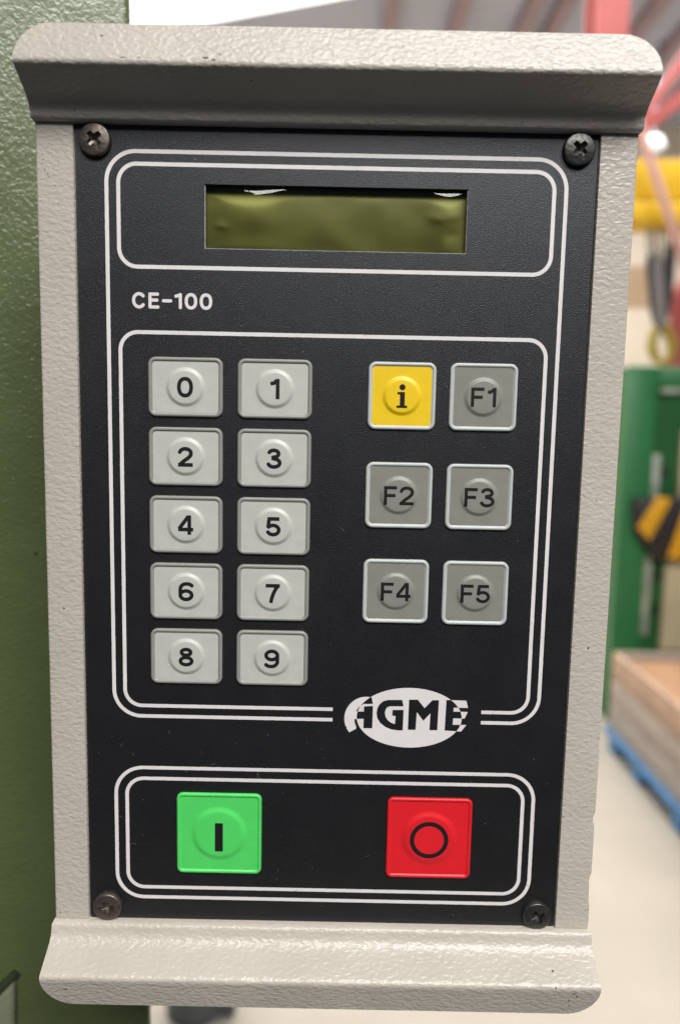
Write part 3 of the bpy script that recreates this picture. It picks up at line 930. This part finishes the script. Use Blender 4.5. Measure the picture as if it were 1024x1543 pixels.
# slab-serif i
gx_ = np.arange(-2.2, 2.21, 0.07); gy_ = np.arange(-3.6, 3.61, 0.07)
X, Y = np.meshgrid(gx_, gy_)
i_sd = np.minimum.reduce([np.hypot(X - 0.05, Y - 2.25) - 0.78,
                          seg_sd(X, Y, (0.1, -3.0), (0.1, 1.05), 1.25, True, True),
                          seg_sd(X, Y, (-1.2, 0.72), (0.4, 0.72), 0.62, True, True),
                          seg_sd(X, Y, (-1.35, -2.72), (1.4, -2.72), 0.62, True, True)])
key('information_key', 'yellow key marked i', ym, 17.98, 40.75, RD, HD, (i_sd, -2.2, -3.6), 0.07)
RB, HB = 8.0, 0.52
gmh = key_meshes(11.7, 11.7, 1.7, RB, HB, M['green'], M['green'])
rmh = key_meshes(11.7, 11.7, 1.7, RB, HB, M['red'], M['red'])
gx_ = np.arange(-2, 2.01, 0.08); gy_ = np.arange(-5.2, 5.21, 0.08)
X, Y = np.meshgrid(gx_, gy_)
key('start_button', 'large green start button marked with a bar', gmh, -28.9, -80.0, RB, HB, (seg_sd(X, Y, (0, -5.0), (0, 3.3), 2.2, True, True), -2.0, -5.2))
gx_ = np.arange(-6, 6.01, 0.08)
X, Y = np.meshgrid(gx_, gx_)
key('stop_button', 'large red stop button marked with a ring', rmh, 29.1, -80.15, RB, HB, (np.abs(np.hypot(X, Y + 0.3) - 4.72) - 0.62, -6.0, -6.0))

# ---- display: recess, module and loose clear film
disp = link('display', boxmesh('display', pm(DX0 - 3, DY0 - 3, -5.2), pm(DX1 + 3, DY1 + 3, -7.0), M['dark']), panel)
disp['label'] = 'olive green display behind a clear wavy film'
link('screen', boxmesh('screen', pm(DX0 - 0.2, DY0 - 0.2, -2.3), pm(DX1 + 0.2, DY1 - 1.25, -5.25), M['lcd'], 0.0001), disp)
link('screen_bezel', boxmesh('screen_bezel', pm(DX0 - 0.2, DY1 - 1.23, -2.1), pm(DX1 + 0.2, DY1 + 0.2, -5.25), M['hoist'], 0.0001), disp)
for (a, b, c2, d2) in ((DX0 - 3, DX0 - 0.25, DY0 - 3, DY1 + 3), (DX1 + 0.25, DX1 + 3, DY0 - 3, DY1 + 3),
                       (DX0 - 0.25, DX1 + 0.25, DY1 + 0.25, DY1 + 3), (DX0 - 0.25, DX1 + 0.25, DY0 - 3, DY0 - 0.25)):
    link('recess_wall', boxmesh('recess_wall', pm(a, c2, -1.35), pm(b, d2, -5.3), M['dark']), disp)
# bright cut edge of the opening (four thin slivers inside the cut-out)
for (a, b, c2, d2) in ((DX0 + .02, DX0 + .16, DY0 + .03, DY1 - .2), (DX1 - .16, DX1 - .02, DY0 + .03, DY1 - .2), (DX0 + .17, DX1 - .17, DY0 + .02, DY0 + .16)):
    link('cut_edge', boxmesh('cut_edge', pm(a, c2, -0.25), pm(b, d2, -1.1), M['edge']), disp)
NXF, NYF = 170, 80
vs_, fs = [], []
for j in range(NYF + 1):
    for i in range(NXF + 1):
        u, v = -1 + 2 * i / NXF, -1 + 2 * j / NYF
        x = DX0 + 0.1 + (DX1 - DX0 - 0.2) * (u + 1) / 2; y = DY0 + 0.1 + (DY1 - DY0 - 0.2) * (v + 1) / 2
        b = (1 - abs(u) ** 12) * (1 - abs(v) ** 7.0)
        z = -1.05 + (0.10 + 0.75 * (math.exp(-((u + 0.68) / 0.27) ** 2) + math.exp(-((u - 0.90) / 0.13) ** 2))) * b + 0.14 * noise.noise((x * 0.14, y * 0.14, 2.2)) * b
        for bx, by, br, bh in ((-28.9, 84.2, 1.1, 0.20), (26.0, 87.2, 1.6, 0.26), (31.2, 88.0, 1.8, 0.30), (30.4, 83.2, 1.5, -0.22), (-20.0, 87.6, 4.0, 0.28), (-31.5, 90.5, 1.6, -0.25)):
            z += 0.6 * bh * b * math.exp(-(((x - bx) / (br * 1.5)) ** 2 + ((y - by) / br) ** 2))
        vs_.append(pm(x, y, z))
for j in range(NYF):
    for i in range(NXF):
        a = j * (NXF + 1) + i
        fs.append((a, a + 1, a + NXF + 2, a + NXF + 1))
fmesh = mesh_of('window_film', vs_, fs, M['film'], smooth=180)
if fmesh.polygons[len(fmesh.polygons) // 2].normal.y > 0: fmesh.flip_normals()
link('window_film', fmesh, disp)

# ---- cross-head screws
def screw_mesh(name, material):
    RS = 4.05
    def h(x, y):
        r = math.hypot(x, y)
        z = 1.75 - 0.55 * (r / RS) ** 2
        if r > RS * 0.90: z -= 0.55 * ((r - RS * 0.90) / (RS * 0.10)) ** 2
        ax, ay = abs(x), abs(y)
        wdt = 0.56
        arm = 1.95
        d1 = max(ax - arm, ay - wdt - 0.10 * (1 - ax / arm)); d2 = max(ay - arm, ax - wdt - 0.10 * (1 - ay / arm))
        k = 0.45
        hh = max(k - abs(d1 - d2), 0) / k
        d = min(d1, d2) - hh * hh * k * 0.25
        t = max(0, min(1, (0.06 - d) / 0.12))
        depth = 1.75 * (1 - 0.55 * min(1, r / 1.8))
        z -= depth * t * t * (3 - 2 * t)
        return z + 0.02 * noise.noise((x * 1.5, y * 1.5, 0.3))
    vs_, fs = [], []
    nr, nt_ = 58, 132
    vs_.append(pm(0, 0, h(0, 0)))
    for i in range(1, nr + 1):
        r = RS * (i / nr)
        for k in range(nt_):
            a = 2 * math.pi * k / nt_; x, y = r * math.cos(a), r * math.sin(a)
            vs_.append(pm(x, y, h(x, y)))
    for zz in (0.15, -0.2):
        for k in range(nt_):
            a = 2 * math.pi * k / nt_; vs_.append(pm(RS * math.cos(a) * 1.0, RS * math.sin(a) * 1.0, zz))
    for k in range(nt_): fs.append((0, 1 + k, 1 + (k + 1) % nt_))
    for i in range(nr + 1):
        for k in range(nt_):
            a = 1 + i * nt_
            fs.append((a + k, a + (k + 1) % nt_, a + nt_ + (k + 1) % nt_, a + nt_ + k))
    return mesh_of(name, vs_, fs, material, smooth=60)
sb, sd_ = screw_mesh('screw_brown', M['steel_b']), screw_mesh('screw_dark', M['steel_d'])
for me, x, y, rot in ((sb, -59.9, 102.0, 42), (sd_, 60.05, 102.05, 45), (sb, -60.0, -102.2, 12), (sd_, 60.0, -102.35, 28)):
    o = link('screw', me, panel, pm(x, y, 0))
    o.rotation_euler = (0, R_(-rot), 0)

# ---- wear: paint chips on the beige sheet, lint and hairline scratches on the plate
M['chip'] = mat('bare_dark_chip', (0.045, 0.038, 0.034), 0.6)
M['lint'] = mat('grey_lint', (0.16, 0.16, 0.16), 0.8)
rng = random.Random(11)
vs_, fs = [], []
def chip(x, y, zf, rx, ry):
    n = 9; b = len(vs_)
    for k in range(n):
        a = 2 * math.pi * k / n; j = 0.6 + 0.7 * rng.random()
        px_, py_ = x + rx * j * math.cos(a), y + ry * j * math.sin(a)
        vs_.append(pm(px_, py_, zf(px_, py_) + 0.035))
    fs.append(tuple(range(b, b + n)))
lip = lambda a, b: 12.0 - max(0.0, abs(b) - 115.8) * 2.5 / 8.9
flat = lambda a, b: 0.80
for x, y, r1, r2 in ((-30.5, 116.6, 0.9, 0.22), (-28.6, 116.2, 0.5, 0.25), (-27.2, 117.6, 0.35, 0.2), (-49.5, 116.3, 0.8, 0.12), (-46.0, 116.4, 0.5, 0.10), (-54.8, 121.6, 0.5, 0.16),
                     (-68.5, -119.0, 0.6, 0.25), (67.9, -117.0, 0.7, 0.22), (68.8, -118.0, 0.30, 0.4), (66.9, -119.4, 0.14, 0.6), (67.2, -121.6, 0.3, 0.25), (-12, -121.5, 0.3, 0.12), (14, -120.8, 0.45, 0.12)):
    chip(x, y, lip, r1, r2)
for k in range(26):
    chip(-70.2 + rng.gauss(0, 1.6), 98.5 + rng.gauss(0, 3.2) - (k % 4) * 2.6, flat, *(lambda r: (r, r * 0.9))(0.07 + 0.10 * rng.random() ** 2))
for k in range(46):
    y = 100 - 195 * rng.random() ** 1.3
    chip(65.75 + abs(rng.gauss(0, 0.22)), y, flat, 0.05 + 0.07 * rng.random(), 0.06 + 0.12 * rng.random())
for k in range(30):
    sx = rng.choice((-1, 1))
    chip(sx * (67 + 6.6 * rng.random()), -104 + 208 * rng.random(), flat, *(lambda r: (r, r))(0.05 + 0.08 * rng.random() ** 2))
o = link('paint_chips', mesh_of('paint_chips', vs_, fs, M['chip']), panel); o['kind'] = 'stuff'
vs_, fs = [], []
keys_xy = [(c_.location.x / MM, c_.location.z / MM) for c_ in panel.children if c_.name.split('.')[0].endswith(('key', 'button'))]
n_l = 0
while n_l < 60:
    x, y = rng.uniform(-63, 63), rng.uniform(-104, 60)
    if rng.random() < 0.55: y = rng.uniform(-104, -40)
    if any(abs(x - a) < 13.5 and abs(y - b_) < 13.5 for a, b_ in keys_xy): continue
    n_l += 1
    a = rng.uniform(0, math.pi); L_ = 0.35 + 1.5 * rng.random() ** 2; cv = rng.uniform(-1.4, 1.4); w = 0.022 + 0.022 * rng.random()
    b = len(vs_); m_ = 6
    for k in range(m_):
        vs_.append(pm(x + math.sin(a) * w, y - math.cos(a) * w, 0.045)); vs_.append(pm(x - math.sin(a) * w, y + math.cos(a) * w, 0.045))
        x += math.cos(a) * L_ / m_; y += math.sin(a) * L_ / m_; a += cv / m_
    for k in range(m_ - 1): fs.append((b + 2 * k, b + 2 * k + 1, b + 2 * k + 3, b + 2 * k + 2))
o = link('lint', mesh_of('lint', vs_, fs, M['lint']), face); o['kind'] = 'stuff'
